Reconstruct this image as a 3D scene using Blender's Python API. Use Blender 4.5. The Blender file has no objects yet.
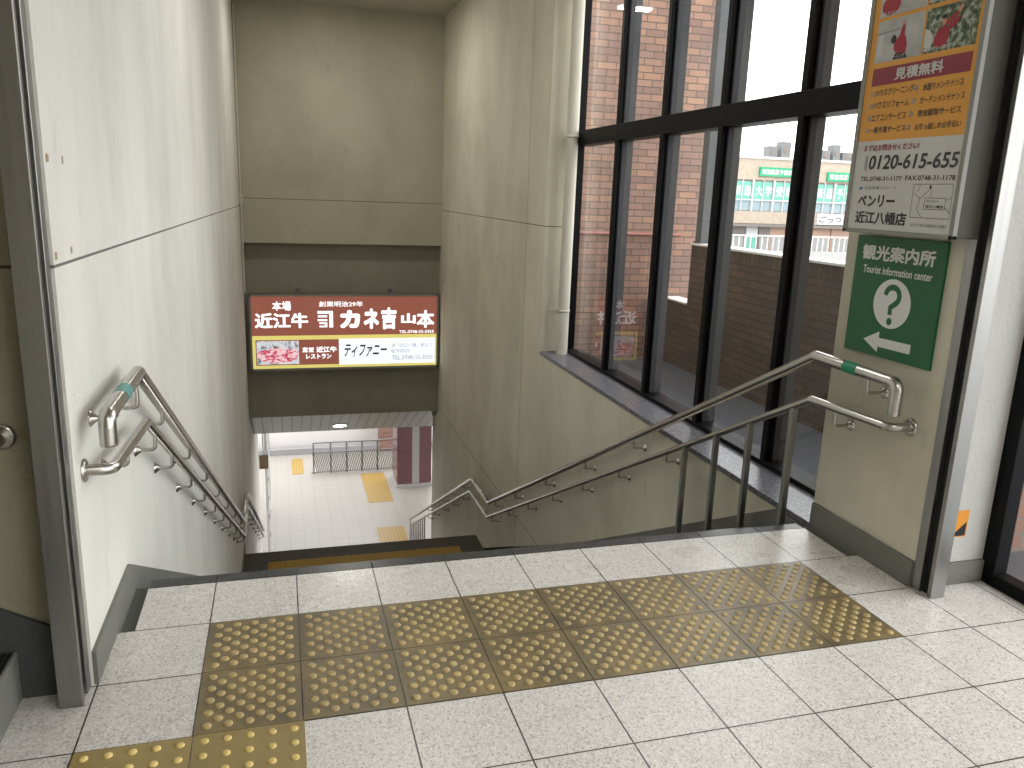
import bpy, math, random
from mathutils import Vector, Matrix
random.seed(7)
SC = bpy.context.scene
COL = SC.collection
PI = math.pi

# ------------------------------------------------------------------ helpers
class MB:
    """collects simple shapes; build() links them as ONE mesh object"""
    def __init__(self):
        self.v = []; self.f = []; self.m = []; self.s = []; self.mi = 0
    def add(self, vs, fs, smooth=False):
        b = len(self.v)
        self.v += [tuple(p) for p in vs]
        for q in fs:
            self.f.append([b + i for i in q]); self.m.append(self.mi); self.s.append(smooth)
        return self
    def box(self, x0, x1, y0, y1, z0, z1):
        vs = [(x0,y0,z0),(x1,y0,z0),(x1,y1,z0),(x0,y1,z0),(x0,y0,z1),(x1,y0,z1),(x1,y1,z1),(x0,y1,z1)]
        return self.add(vs, [(0,3,2,1),(4,5,6,7),(0,1,5,4),(1,2,6,5),(2,3,7,6),(3,0,4,7)])
    def hexa(self, bottom, top):
        vs = list(bottom) + list(top)
        return self.add(vs, [(0,3,2,1),(4,5,6,7),(0,1,5,4),(1,2,6,5),(2,3,7,6),(3,0,4,7)])
    def prism(self, poly, d):
        """extrude a planar polygon (3-D points) along vector d"""
        d = Vector(d); n = len(poly)
        vs = [Vector(p) for p in poly] + [Vector(p) + d for p in poly]
        fs = [tuple(range(n))[::-1], tuple(range(n, 2*n))]
        fs += [(i, (i+1) % n, n + (i+1) % n, n + i) for i in range(n)]
        return self.add(vs, fs)
    def face(self, poly):
        return self.add(poly, [tuple(range(len(poly)))])
    def tube(self, pts, r, n=14, cap=True, r1=None):
        pts = [Vector(p) for p in pts]
        m = len(pts); rings = []
        up = None
        for i, p in enumerate(pts):
            a = (pts[i] - pts[i-1]).normalized() if i > 0 else None
            b = (pts[i+1] - pts[i]).normalized() if i < m-1 else None
            t = (a + b).normalized() if a is not None and b is not None else (a if a is not None else b)
            if up is None:
                ref = Vector((0,0,1)) if abs(t.z) < .9 else Vector((1,0,0))
                up = (ref - t * ref.dot(t)).normalized()
            else:
                up = (up - t * up.dot(t)).normalized()
            side = t.cross(up)
            k = 1.0
            if a is not None and b is not None:
                k = 1.0 / max(.5, math.sqrt(max(0, (1 + a.dot(b)) / 2)))
            rr = r if r1 is None else r + (r1 - r) * i / (m-1)
            ring = []
            bis = None
            if a is not None and b is not None and (a-b).length > 1e-4:
                bis = (b - a).normalized()
            for j in range(n):
                th = 2*PI*j/n
                off = (up*math.cos(th) + side*math.sin(th)) * rr
                if bis is not None:
                    off = off + bis * off.dot(bis) * (k - 1)
                ring.append(p + off)
            rings.append(ring)
        b0 = len(self.v)
        vs = [q for ring in rings for q in ring]
        fs = []
        for i in range(m-1):
            for j in range(n):
                fs.append((i*n+j, i*n+(j+1) % n, (i+1)*n+(j+1) % n, (i+1)*n+j))
        self.add(vs, fs, True)
        if cap:
            self.add(rings[0], [tuple(range(n))[::-1]]); self.add(rings[-1], [tuple(range(n))])
        return self
    def lathe(self, c, axis, prof, n=20):
        """prof: list of (distance along axis, radius)"""
        ax = Vector(axis).normalized(); c = Vector(c)
        ref = Vector((0,0,1)) if abs(ax.z) < .9 else Vector((1,0,0))
        u = (ref - ax*ref.dot(ax)).normalized(); w = ax.cross(u)
        vs = []
        for d, r in prof:
            for j in range(n):
                th = 2*PI*j/n
                vs.append(c + ax*d + (u*math.cos(th) + w*math.sin(th))*r)
        fs = []
        for i in range(len(prof)-1):
            for j in range(n):
                fs.append((i*n+j, i*n+(j+1) % n, (i+1)*n+(j+1) % n, (i+1)*n+j))
        self.add(vs, fs, True)
        self.add(vs[:n], [tuple(range(n))[::-1]]); self.add(vs[-n:], [tuple(range(n))])
        return self
    def build(self, name, mats, parent=None, bevel=0, label=None):
        me = bpy.data.meshes.new(name)
        me.from_pydata([tuple(p) for p in self.v], [], self.f)
        for m in (mats if isinstance(mats, (list, tuple)) else [mats]):
            me.materials.append(m)
        for p, mi, s in zip(me.polygons, self.m, self.s):
            p.material_index = mi; p.use_smooth = s
        me.update()
        o = bpy.data.objects.new(name, me); COL.objects.link(o)
        if parent is not None: put(o, parent)
        if bevel:
            b = o.modifiers.new('bevel', 'BEVEL'); b.width = bevel; b.segments = 2; b.limit_method = 'ANGLE'
        if label: o['label'] = label
        return o

def put(o, parent):
    """parent o, whose shape is in world coordinates, to a thing's empty or part"""
    o.parent = parent
    loc = Vector(parent.location) if parent.type == 'EMPTY' else Vector((0,0,0))   # a part already stands in world coordinates
    o.matrix_parent_inverse = Matrix.Translation(-loc)

def thing(name, loc, label, cat, group=None):
    o = bpy.data.objects.new(name, None); COL.objects.link(o)
    o.location = loc; o.empty_display_size = .1
    return tag(o, label, cat, group)
def tag(o, label, cat, group=None):
    o['label'] = label; o['category'] = cat
    if group: o['group'] = group
    return o
def struct(o):
    o['kind'] = 'structure'; return o

def fillet(pts, rads, n=6):
    pts = [Vector(p) for p in pts]; out = [pts[0]]
    for i in range(1, len(pts)-1):
        r = rads if not isinstance(rads, (list, tuple)) else rads[i-1]
        a = (pts[i-1]-pts[i]); b = (pts[i+1]-pts[i])
        la, lb = a.length, b.length; a.normalize(); b.normalize()
        ang = a.angle(b)
        if r <= 0 or ang > PI-.01:
            out.append(pts[i]); continue
        d = min(r/math.tan(ang/2), la*.49, lb*.49)
        p0 = pts[i]+a*d; p1 = pts[i]+b*d
        for k in range(n+1):
            t = k/n
            out.append(p0*(1-t)**2 + pts[i]*2*t*(1-t) + p1*t*t)
    out.append(pts[-1])
    return out

# ------------------------------------------------------------------ materials
class NT:
    def __init__(self, name):
        self.m = bpy.data.materials.new(name); self.m.use_nodes = True
        self.t = self.m.node_tree; self.n = self.t.nodes; self.b = self.n['Principled BSDF']
    def node(self, kind, **kw):
        x = self.n.new(kind)
        for k, v in kw.items():
            if k.startswith('i_'):
                x.inputs[k[2:].replace('_', ' ')].default_value = v
            else: setattr(x, k, v)
        return x
    def link(self, a, b): self.t.links.new(a, b)
    def coord(self, out='Object'):
        return self.node('ShaderNodeTexCoord').outputs[out]
    def math(self, op, a, b=None, c=None):
        x = self.node('ShaderNodeMath', operation=op)
        for i, q in enumerate((a, b, c)):
            if q is None: continue
            if isinstance(q, (int, float)): x.inputs[i].default_value = q
            else: self.link(q, x.inputs[i])
        return x.outputs[0]
    def mix(self, f, a, b):
        x = self.node('ShaderNodeMix', data_type='RGBA')
        for s, q in ((0, f), (6, a), (7, b)):
            if isinstance(q, (int, float)): x.inputs[s].default_value = q
            elif isinstance(q, tuple): x.inputs[s].default_value = (*q[:3], 1)
            else: self.link(q, x.inputs[s])
        return x.outputs[2]
    def ramp(self, f, stops):
        x = self.node('ShaderNodeValToRGB')
        e = x.color_ramp.elements
        while len(e) < len(stops): e.new(.5)
        for q, (p, c) in zip(e, stops):
            q.position = p; q.color = (*c, 1) if len(c) == 3 else c
        self.link(f, x.inputs[0]); return x.outputs[0]
    def noise(self, scale, detail=4, vec=None, rough=.55):
        x = self.node('ShaderNodeTexNoise'); x.inputs['Scale'].default_value = scale
        x.inputs['Detail'].default_value = detail; x.inputs['Roughness'].default_value = rough
        self.link(vec if vec is not None else self.coord(), x.inputs['Vector']); return x.outputs['Fac']
    def mapping(self, scale=(1,1,1), loc=(0,0,0), rot=(0,0,0), vec=None):
        x = self.node('ShaderNodeMapping')
        x.inputs['Scale'].default_value = scale; x.inputs['Location'].default_value = loc; x.inputs['Rotation'].default_value = rot
        self.link(vec if vec is not None else self.coord(), x.inputs['Vector']); return x.outputs[0]
    def sep(self, vec=None):
        x = self.node('ShaderNodeSeparateXYZ'); self.link(vec if vec is not None else self.coord(), x.inputs[0]); return x.outputs
    def color(self, c): self.link(c, self.b.inputs['Base Color']) if not isinstance(c, tuple) else setattr(self.b.inputs['Base Color'], 'default_value', (*c, 1))
    def bump(self, h, strength=.3, dist=.01):
        x = self.node('ShaderNodeBump'); x.inputs['Strength'].default_value = strength; x.inputs['Distance'].default_value = dist
        self.link(h, x.inputs['Height']); self.link(x.outputs[0], self.b.inputs['Normal'])
    def set(self, **kw):
        for k, v in kw.items():
            self.b.inputs[k.replace('_', ' ')].default_value = v
        return self
    def line(self, s, pos, w):
        """1 where |s-pos|<w"""
        return self.math('LESS_THAN', self.math('ABSOLUTE', self.math('SUBTRACT', s, pos)), w)
    def grid(self, s, size, off, w):
        f = self.math('FRACT', self.math('DIVIDE', self.math('ADD', s, off), size))
        d = self.math('MULTIPLY', self.math('MINIMUM', f, self.math('SUBTRACT', 1.0, f)), size)
        return self.math('LESS_THAN', d, w)

def flat(name, c, rough=.5, metal=0, emit=0, spec=.5):
    k = NT(name); k.color(tuple(c)); k.set(Roughness=rough, Metallic=metal)
    k.b.inputs['Specular IOR Level'].default_value = spec
    if emit:
        k.b.inputs['Emission Color'].default_value = (*c, 1); k.b.inputs['Emission Strength'].default_value = emit
    return k.m

def srgb(r, g, b):
    f = lambda c: (c/255/12.92) if c/255 <= .04045 else ((c/255+.055)/1.055)**2.4
    return (f(r), f(g), f(b))

def mat_terrazzo():
    k = NT('terrazzo_tile'); s = k.sep()
    v = k.node('ShaderNodeTexVoronoi'); v.inputs['Scale'].default_value = 185; k.link(k.coord(), v.inputs['Vector'])
    sp = k.ramp(v.outputs['Color'], [(0, (.28,.255,.24)), (.12, (.41,.38,.36)), (.30, (.59,.56,.535)), (.60, (.67,.64,.615)), (.9, (.77,.745,.72))])
    v2 = k.node('ShaderNodeTexVoronoi'); v2.inputs['Scale'].default_value = 60; k.link(k.coord(), v2.inputs['Vector'])
    sp = k.mix(k.math('LESS_THAN', v2.outputs['Distance'], .16), sp, (.40,.37,.345))
    sp = k.mix(k.math('MULTIPLY', k.ramp(k.noise(1.6, 5), [(.42, (0,0,0)), (.75, (1,1,1))]), .16), sp, (.42,.39,.35))
    g = k.math('MAXIMUM', k.grid(s[0], .3, 30, .0025), k.grid(s[1], .31, 31, .0025))
    spots = k.ramp(k.noise(11, 2), [(.765, (0,0,0)), (.785, (1,1,1))])
    sp = k.mix(k.math('MULTIPLY', spots, .75), sp, (.12,.11,.10))
    k.color(k.mix(g, sp, (.035,.033,.03)))
    k.link(k.ramp(k.noise(3, 3), [(.3, (.22,.22,.22)), (.7, (.36,.36,.36))]), k.b.inputs['Roughness'])
    k.bump(k.math('MULTIPLY', g, -1.0), .4, .003)
    return k.m

def mat_wall(name, base, joints, dirt=.5):
    """sprayed cement wall; joints: list of (axis, position) of the dark caulked joints"""
    k = NT(name); s = k.sep()
    streak = k.noise(1.0, 7, k.mapping((1.5, 1.5, .55)), .62)
    cloud = k.noise(.9, 4)
    dk = tuple(c*f for c, f in zip(base, (.62, .60, .54)))
    lt = tuple(min(1, c*1.06) for c in base)
    c = k.mix(k.ramp(streak, [(.36, (0,0,0)), (.64, (1,1,1))]), tuple(b*.92 for b in base), lt)
    c = k.mix(k.math('MULTIPLY', k.ramp(cloud, [(.45, (0,0,0)), (.8, (1,1,1))]), dirt), c, dk)
    scuff = k.ramp(k.noise(2.2, 8, k.mapping((1, 1, .8)), .72), [(.62, (0,0,0)), (.74, (1,1,1))])
    c = k.mix(k.math('MULTIPLY', scuff, .35*dirt), c, tuple(b*.42 for b in base))
    fine = k.ramp(k.noise(6, 7, k.mapping((1.5, 1.5, .45)), .72), [(.60, (0,0,0)), (.68, (1,1,1))])
    c = k.mix(k.math('MULTIPLY', fine, .22), c, tuple(b*.5 for b in base))
    for j in joints:      # caulked joints; a third number lets one run slightly out of level along y
        q = s[j[0]] if len(j) < 3 else k.math('ADD', s[j[0]], k.math('MULTIPLY', s[1], j[2]))
        c = k.mix(k.line(q, j[1], .0042), c, tuple(b*.2 for b in base))
    k.color(c); k.set(Roughness=.85)
    k.b.inputs['Specular IOR Level'].default_value = .25
    k.bump(k.noise(55, 6), .5, .008)
    return k.m

def mat_brick(name, ax, c1, c2, c3, mortar=(.19,.165,.15), course=.076, soldier_top=None):
    """running-bond tile brick on a face seen along axis ax"""
    k = NT(name); s = k.sep()
    u, w = (s[0], s[2]) if ax == 1 else (s[1], s[2])
    cb = k.node('ShaderNodeCombineXYZ'); k.link(u, cb.inputs[0]); k.link(w, cb.inputs[1])
    def bt(bw, rh, vec):
        x = k.node('ShaderNodeTexBrick'); x.offset = .5; x.squash = 1
        x.inputs['Scale'].default_value = 1; x.inputs['Brick Width'].default_value = bw; x.inputs['Row Height'].default_value = rh
        x.inputs['Mortar Size'].default_value = .0055; x.inputs['Mortar Smooth'].default_value = .1; x.inputs['Bias'].default_value = 0
        x.inputs['Color1'].default_value = (0,0,0,1); x.inputs['Color2'].default_value = (1,1,1,1); x.inputs['Mortar'].default_value = (.5,.5,.5,1)
        k.link(vec, x.inputs['Vector']); return x
    x = bt(.226, course, cb.outputs[0])
    fac, col = x.outputs['Fac'], x.outputs['Color']
    if soldier_top is not None:
        cb2 = k.node('ShaderNodeCombineXYZ'); k.link(w, cb2.inputs[0]); k.link(u, cb2.inputs[1])
        y = bt(4.0, course, cb2.outputs[0]); y.offset = 0
        top = k.math('GREATER_THAN', w, soldier_top)
        edge = k.line(w, soldier_top, .006)
        fac = k.math('MAXIMUM', k.mix(top, fac, y.outputs['Fac']), edge)
        col = k.mix(top, col, y.outputs['Color'])
    c = k.ramp(col, [(0, c1), (.35, c2), (.7, c3), (1, c1)])
    n = k.noise(2.5, 5)
    c = k.mix(k.math('MULTIPLY', k.ramp(n, [(.4, (0,0,0)), (.75, (1,1,1))]), .35), c, tuple(q*.6 for q in c2))
    k.color(k.mix(fac, c, mortar)); k.set(Roughness=.7)
    k.bump(k.math('MULTIPLY', fac, -1.0), .5, .006)
    return k.m

def mat_steel(name, c=(.50,.49,.47), rough=.32, ax=None):
    k = NT(name); k.set(Metallic=1.0, Roughness=rough)
    if ax is not None:
        sc = [90, 90, 90]; sc[ax] = .8
        n = k.noise(1, 3, k.mapping(tuple(sc)))
        k.link(k.ramp(n, [(.3, (rough*.8,)*3), (.7, (rough*1.25,)*3)]), k.b.inputs['Roughness'])
        k.color(k.mix(k.noise(1.5, 4), tuple(q*.9 for q in c), c))
    else: k.color(c)
    return k.m

def mat_granite(name, dark, light, scale=120, rough=.16):
    k = NT(name)
    v = k.node('ShaderNodeTexVoronoi'); v.inputs['Scale'].default_value = scale; k.link(k.coord(), v.inputs['Vector'])
    c = k.ramp(v.outputs['Color'], [(.1, dark), (.55, tuple((a+b)/2.6 for a, b in zip(dark, light))), (.85, light)])
    k.color(c); k.set(Roughness=rough); return k.m

def mat_tactile(name, base, dirt, amount, rough=.45):
    k = NT(name)
    oi = k.node('ShaderNodeObjectInfo')
    vec = k.node('ShaderNodeVectorMath', operation='ADD'); k.link(k.coord(), vec.inputs[0]); k.link(oi.outputs['Location'], vec.inputs[1])
    n = k.noise(4.5, 5, vec.outputs[0], .7)
    f = k.math('MULTIPLY', k.ramp(n, [(.3, (.25,)*3), (.62, (1,1,1))]), amount)
    c = k.mix(f, base, dirt)
    hs = k.node('ShaderNodeHueSaturation'); k.link(c, hs.inputs['Color'])
    k.link(k.math('ADD', k.math('MULTIPLY', oi.outputs['Random'], .22), .89), hs.inputs['Value'])
    k.color(hs.outputs[0]); k.set(Roughness=rough); k.bump(k.noise(160, 3), .15, .002); return k.m

def mat_glass(name, tint=(.94,.96,.95)):
    k = NT(name); k.n.remove(k.b)
    out = k.n['Material Output']
    t = k.node('ShaderNodeBsdfTransparent'); t.inputs[0].default_value = (*tint, 1)
    g = k.node('ShaderNodeBsdfGlossy'); g.inputs['Roughness'].default_value = .0; g.inputs[0].default_value = (1,1,1,1)
    fr = k.node('ShaderNodeFresnel'); fr.inputs[0].default_value = 1.5
    mx = k.node('ShaderNodeMixShader')
    geo = k.node('ShaderNodeNewGeometry')
    k.link(k.math('MULTIPLY', fr.outputs[0], k.math('SUBTRACT', 1.0, geo.outputs['Backfacing'])), mx.inputs[0]); k.link(t.outputs[0], mx.inputs[1]); k.link(g.outputs[0], mx.inputs[2]); k.link(mx.outputs[0], out.inputs[0])
    return k.m

def mat_print(name, stops, scale, emit=0, distort=2.0):
    k = NT(name)
    c = k.ramp(k.noise(scale, 5, k.coord(), .6), stops)
    k.color(c); k.set(Roughness=.5)
    if emit:
        k.link(c, k.b.inputs['Emission Color']); k.b.inputs['Emission Strength'].default_value = emit
    return k.m

def mat_tiles(name, c, size, grout, rough=.2, offs=(30, 30), w=.003):
    k = NT(name); s = k.sep()
    g = k.math('MAXIMUM', k.grid(s[0], size, offs[0], w), k.grid(s[1], size, offs[1], w))
    cc = k.mix(k.math('MULTIPLY', k.noise(1.2, 4), .35), c, tuple(q*.8 for q in c))
    k.color(k.mix(g, cc, grout)); k.set(Roughness=rough); return k.m

def mat_strips(name, c, gap, pitch, w):
    k = NT(name); s = k.sep()
    g = k.grid(s[0], pitch, 30, w)
    k.color(k.mix(g, c, gap)); k.set(Roughness=.28, Metallic=.35); return k.m

WALLC = (.68, .645, .52)
M = {}
M['terrazzo'] = mat_terrazzo()
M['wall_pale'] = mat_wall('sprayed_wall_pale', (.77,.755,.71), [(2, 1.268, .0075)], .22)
M['wall_right'] = mat_wall('sprayed_wall_cream', WALLC, [(2, 1.21), (2, -1.99), (1, 5.28)], .55)
M['wall_jamb'] = mat_wall('sprayed_wall_jamb', (.54,.535,.515), [], .7)
M['wall_plain'] = mat_wall('sprayed_wall_plain', (.61,.585,.48), [], .9)
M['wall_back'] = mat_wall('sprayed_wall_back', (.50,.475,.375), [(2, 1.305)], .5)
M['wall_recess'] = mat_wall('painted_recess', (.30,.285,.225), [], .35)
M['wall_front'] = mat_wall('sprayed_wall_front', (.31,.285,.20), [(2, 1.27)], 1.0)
M['ceiling'] = mat_wall('ceiling_paint', (.50,.475,.40), [], .3)
M['skirt'] = mat_wall('mortar_skirting', (.185,.188,.17), [], 1.0)
M['skirt_dark'] = mat_wall('dark_skirting', (.075,.08,.08), [], 1.0)
M['gutter'] = flat('gutter_mortar', (.115,.12,.11), .75)
M['nosing'] = mat_granite('dark_nosing', (.02,.023,.024), (.06,.064,.066), 110, .3)
M['stairgranite'] = mat_granite('stair_granite', (.03,.028,.022), (.085,.08,.065), 110, .5)
M['steel'] = mat_steel('satin_steel', (.53,.51,.48), .27)
M['steel_guide'] = mat_steel('brushed_guide_steel', (.33,.325,.315), .36, 2)
M['rust'] = flat('rust', (.30,.17,.09), .8)
M['black'] = flat('black', (.006,.006,.007), .6)
M['frame'] = flat('black_window_frame', (.005,.005,.006), .42, spec=.12)
M['frame_grey'] = mat_wall('weathered_daylit_frame', (.095,.10,.108), [], .6)  # weathered steel outside; on the outer mullions, daylight put into the colour
M['sill'] = mat_granite('grey_granite', (.06,.06,.07), (.24,.24,.275), 110, .3)
M['glass'] = mat_glass('window_glass')
M['brick_end'] = mat_brick('orange_brick', 1, (.35,.195,.13), (.21,.125,.10), (.275,.165,.132), (.075,.06,.053))
M['brick_parapet'] = mat_brick('shaded_brick', 0, (.125,.07,.045), (.06,.036,.027), (.09,.052,.036), (.010,.008,.007), .0745, .885)  # end wall brick darkened: shade of the inner face put into the colour
M['brick_outer'] = mat_brick('brown_brick', 1, (.30,.155,.105), (.23,.12,.09), (.26,.14,.10), (.17,.15,.14))
M['cap'] = flat('white_cap', (.78,.78,.77), .5)
M['redrail'] = flat('reddish_rail', (.33,.13,.11), .45)
M['terrace'] = mat_tiles('terrace_slab', (.085,.09,.105), .6, (.05,.053,.062), .30, (30, 30), .006)
M['pipe'] = mat_wall('pipe_paint', (.68,.65,.55), [], .35)
M['green'] = flat('sign_green', srgb(14,92,50), .4)
M['sleeve'] = flat('green_sleeve', srgb(22,140,105), .4)
M['sleeve_teal'] = flat('teal_sleeve', srgb(96,150,146), .5)
M['white'] = flat('print_white', (.72,.72,.72), .5)
M['poster_white'] = flat('poster_white', (.60,.60,.585), .45)
M['orange'] = flat('poster_orange', srgb(222,158,62), .5)
M['crimson'] = flat('poster_crimson', srgb(140,42,58), .5)
M['ink'] = flat('poster_ink', (.05,.05,.052), .6)
M['ink_red'] = flat('poster_red_ink', srgb(150,30,50), .6)
M['ink_grey'] = flat('poster_grey', (.30,.30,.30), .6)
M['ink_blue'] = flat('poster_blue', (.03,.16,.34), .6)
M['boxframe'] = flat('sign_box_aluminium', (.30,.295,.28), .6, 0, 0, .25)
M['boxside'] = flat('sign_box_side', (.085,.082,.07), .6, 0, 0, .2)
SE = .70
M['lit_brown'] = flat('lit_brown', srgb(136,80,66), .4, 0, SE)
M['lit_white'] = flat('lit_white', (.80,.86,.95), .4, 0, SE*1.1)
M['lit_letter'] = flat('lit_letter', (.95,.97,1), .4, 0, SE*1.25)
M['lit_yellow'] = flat('lit_yellow', srgb(222,210,120), .4, 0, SE*.9)
M['lit_dark'] = flat('lit_dark_ink', (.03,.03,.035), .5)
M['lit_grey'] = flat('lit_grey_ink', (.33,.34,.36), .5, 0, .4)
def mat_meat():
    k = NT('meat_photo'); w = k.node('ShaderNodeTexWave'); w.wave_type = 'RINGS'
    w.inputs['Scale'].default_value = 3.2; w.inputs['Distortion'].default_value = 9; w.inputs['Detail'].default_value = 3; w.inputs['Detail Scale'].default_value = 2.2
    k.link(k.mapping((1,1,2.2), (-.2,0,2.3)), w.inputs['Vector'])
    c = k.ramp(w.outputs['Fac'], [(.0, (.42,.04,.08)), (.22, (.80,.25,.33)), (.45, (.92,.60,.64)), (.7, (.95,.80,.82)), (1, (.86,.38,.44))])
    k.color(c); k.link(c, k.b.inputs['Emission Color']); k.b.inputs['Emission Strength'].default_value = SE*.9; return k.m
M['lit_meat'] = mat_meat()
M['lit_plate'] = mat_print('plate_photo', [(.34, (.05,.05,.07)), (.46, (.45,.47,.52)), (.56, (.75,.78,.84)), (.7, (.12,.07,.06))], 9, SE*.9)
M['alu_dark'] = flat('sign_frame_grey', (.17,.165,.16), .4, .6)
M['leafy'] = mat_print('leaf_photo', [(.36, (.02,.035,.015)), (.5, (.10,.14,.06)), (.58, (.34,.38,.30)), (.66, (.5,.5,.46)), (.75, (.05,.07,.03))], 45)
M['interior_photo'] = mat_print('room_photo', [(.3, (.32,.33,.33)), (.55, (.50,.50,.49)), (.75, (.60,.60,.60))], 8)
M['photo_red'] = flat('photo_red', srgb(165,36,52), .6)
M['photo_skin'] = flat('photo_skin', srgb(205,150,125), .6)
M['photo_hair'] = flat('photo_hair', (.02,.018,.016), .6)
M['sticker_orange'] = flat('sticker_orange', srgb(225,150,50), .5)
M['tape'] = flat('old_tape', (.40,.27,.17), .7)
M['tact_old'] = mat_tactile('tactile_worn_base', (.30,.215,.085), (.11,.088,.052), .9, .34)
M['tact_old_stud'] = mat_tactile('tactile_worn_stud', (.47,.35,.145), (.33,.25,.115), .55, .35)
M['tact_new'] = mat_tactile('tactile_bright_base', (.36,.26,.085), (.24,.185,.085), .6)
M['tact_new_stud'] = mat_tactile('tactile_bright_stud', (.74,.56,.20), (.6,.45,.16), .3, .3)
M['tact_stair'] = flat('tactile_stair', (.30,.18,.02), .5)
M['tact_low'] = mat_tiles('tactile_low', (.40,.265,.06), .075, (.28,.18,.04), .4, (30, 30), .01)
M['lowtile'] = mat_tiles('pale_floor_tile', (.33,.315,.28), .3, (.20,.19,.175), .4)
M['lowwall'] = flat('white_wall', (.62,.61,.59), .7)
M['lowkerb'] = flat('grey_kerb', (.26,.265,.27), .7)
M['strips'] = mat_strips('ceiling_strips', (.22,.218,.195), (.02,.02,.02), .155, .010)
M['maroon'] = mat_granite('maroon_granite', (.105,.042,.05), (.17,.075,.085), 200, .2)
M['plinth'] = mat_granite('plinth_granite', (.30,.28,.28), (.5,.48,.48), 150, .3)
M['fence'] = mat_steel('fence_steel', (.22,.22,.22), .45)
M['lamp'] = flat('lamp_diffuser', (1,.98,.94), .5, 0, 6)
M['lampcase'] = flat('lamp_case', (.75,.75,.74), .4)
M['asphalt'] = flat('asphalt', (.30,.30,.30), .9)
M['concrete'] = flat('pale_concrete', (.36,.355,.345), .8)
M['bld'] = mat_brick('building_tile', 1, (.41,.335,.265), (.385,.315,.25), (.43,.355,.285), (.35,.29,.24), .3)
M['bld_band'] = flat('building_band', (.66,.56,.46), .8)
M['bld_glass'] = flat('building_glass', (.22,.30,.34), .12)
M['bld_white'] = flat('building_white', (.55,.55,.55), .6)
M['teal_sign'] = flat('teal_sign', srgb(20,150,105), .5)
M['teal_poster'] = flat('teal_poster', srgb(96,168,150), .5)
M['shop_dark'] = flat('shop_dark', (.16,.14,.13), .5)
M['shop_wood'] = flat('shop_wood', (.42,.27,.20), .6)
M['ac'] = flat('rooftop_unit', (.15,.16,.17), .6)
M['railwhite'] = flat('white_rail', (.55,.55,.55), .5)
M['bluebin'] = flat('blue_bin', (.20,.27,.45), .6)
M['skylight'] = M['lowwall']

# ------------------------------------------------------------------ lettering
def lettering(body, parent, mat, o, ux, uy, w, h=None, off=0.0, name='lettering', shear=0.0):
    """flat letters mapped to the rectangle of width w and height h whose lower-left corner is o; off thickens the strokes"""
    cu = bpy.data.curves.new('t', 'FONT'); cu.body = body; cu.size = 1; cu.resolution_u = 3
    cu.shear = shear; cu.fill_mode = 'FRONT'
    ob = bpy.data.objects.new('t', cu); COL.objects.link(ob)
    dg = bpy.context.evaluated_depsgraph_get(); dg.update()
    src = bpy.data.meshes.new_from_object(ob.evaluated_get(dg))
    bpy.data.objects.remove(ob); bpy.data.curves.remove(cu)
    co = [v.co.copy() for v in src.vertices]; fc = [tuple(p.vertices) for p in src.polygons]
    bpy.data.meshes.remove(src)
    x0, x1 = min(c.x for c in co), max(c.x for c in co); y0, y1 = min(c.y for c in co), max(c.y for c in co)
    sx = w/(x1-x0+2*off); sy = sx if h is None else h/(y1-y0+2*off)
    O, U, V = Vector(o), Vector(ux).normalized(), Vector(uy).normalized()
    N = U.cross(V); d = off*.85
    sh = [(0,0)] if off <= 0 else [(0,0)] + [(off*math.cos(PI*k/4), off*math.sin(PI*k/4)) for k in range(8)]
    m = MB()
    for k, (a, b) in enumerate(sh):
        m.add([O + U*((c.x-x0+off+a)*sx) + V*((c.y-y0+off+b)*sy) + N*(.00002*k) for c in co], fc)
    return m.build(name, mat, parent)

# ------------------------------------------------------------------ constants of the place
ORDS = ['first', 'second', 'third', 'fourth', 'fifth', 'sixth', 'seventh', 'eighth']
XL, XR = -.31, 2.715           # faces of the two long walls
def wl(y): return XL + .0045*max(0, y)
TR, RI, Y0 = .305, .159, .372  # tread, riser, first nosing
YL0, ZL = Y0 + 19*TR, -19*RI   # landing starts here, at this height
YL1 = 7.09; ZF = -5.8
TR2 = 5.30/17; RI2 = (ZL-ZF)/17
XG = 2.96                       # inner face of the window frame

# ------------------------------------------------------------------ setting: floors
f = MB()
f.box(-.242, 2.642, 0, .311, -.25, 0)
f.box(XL, XR, -.40, 0, -.25, 0); f.box(-.385, XL, -.405, -.30, -.25, 0); f.box(XR, 3.05, -.40, -.30, -.25, 0)
f.box(-3.5, 3.10, -7.0, -.40, -.25, 0)
f.box(-3.5, -.385, -.40, -.32, -.25, 0); f.box(3.05, 3.10, -.40, -.30, -.25, 0)
struct(f.build('floor', M['terrazzo']))
g = MB(); g.box(XL, -.242, 0, .36, -.25, -.022); g.box(2.642, XR, 0, .36, -.25, -.022)
struct(g.build('floor_gutter', M['gutter']))
n = MB()
for i in range(-1, 10):
    a = max(-.242, i*.3+.001); b = min(2.642, (i+1)*.3-.001)
    if b > a: n.box(a, b, .313, Y0, -RI-.04, -.001)
tag(n.build('stair_nosing', M['nosing'], bevel=.003), 'dark granite nosing strip along the top edge of the staircase', 'nosing')

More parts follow.
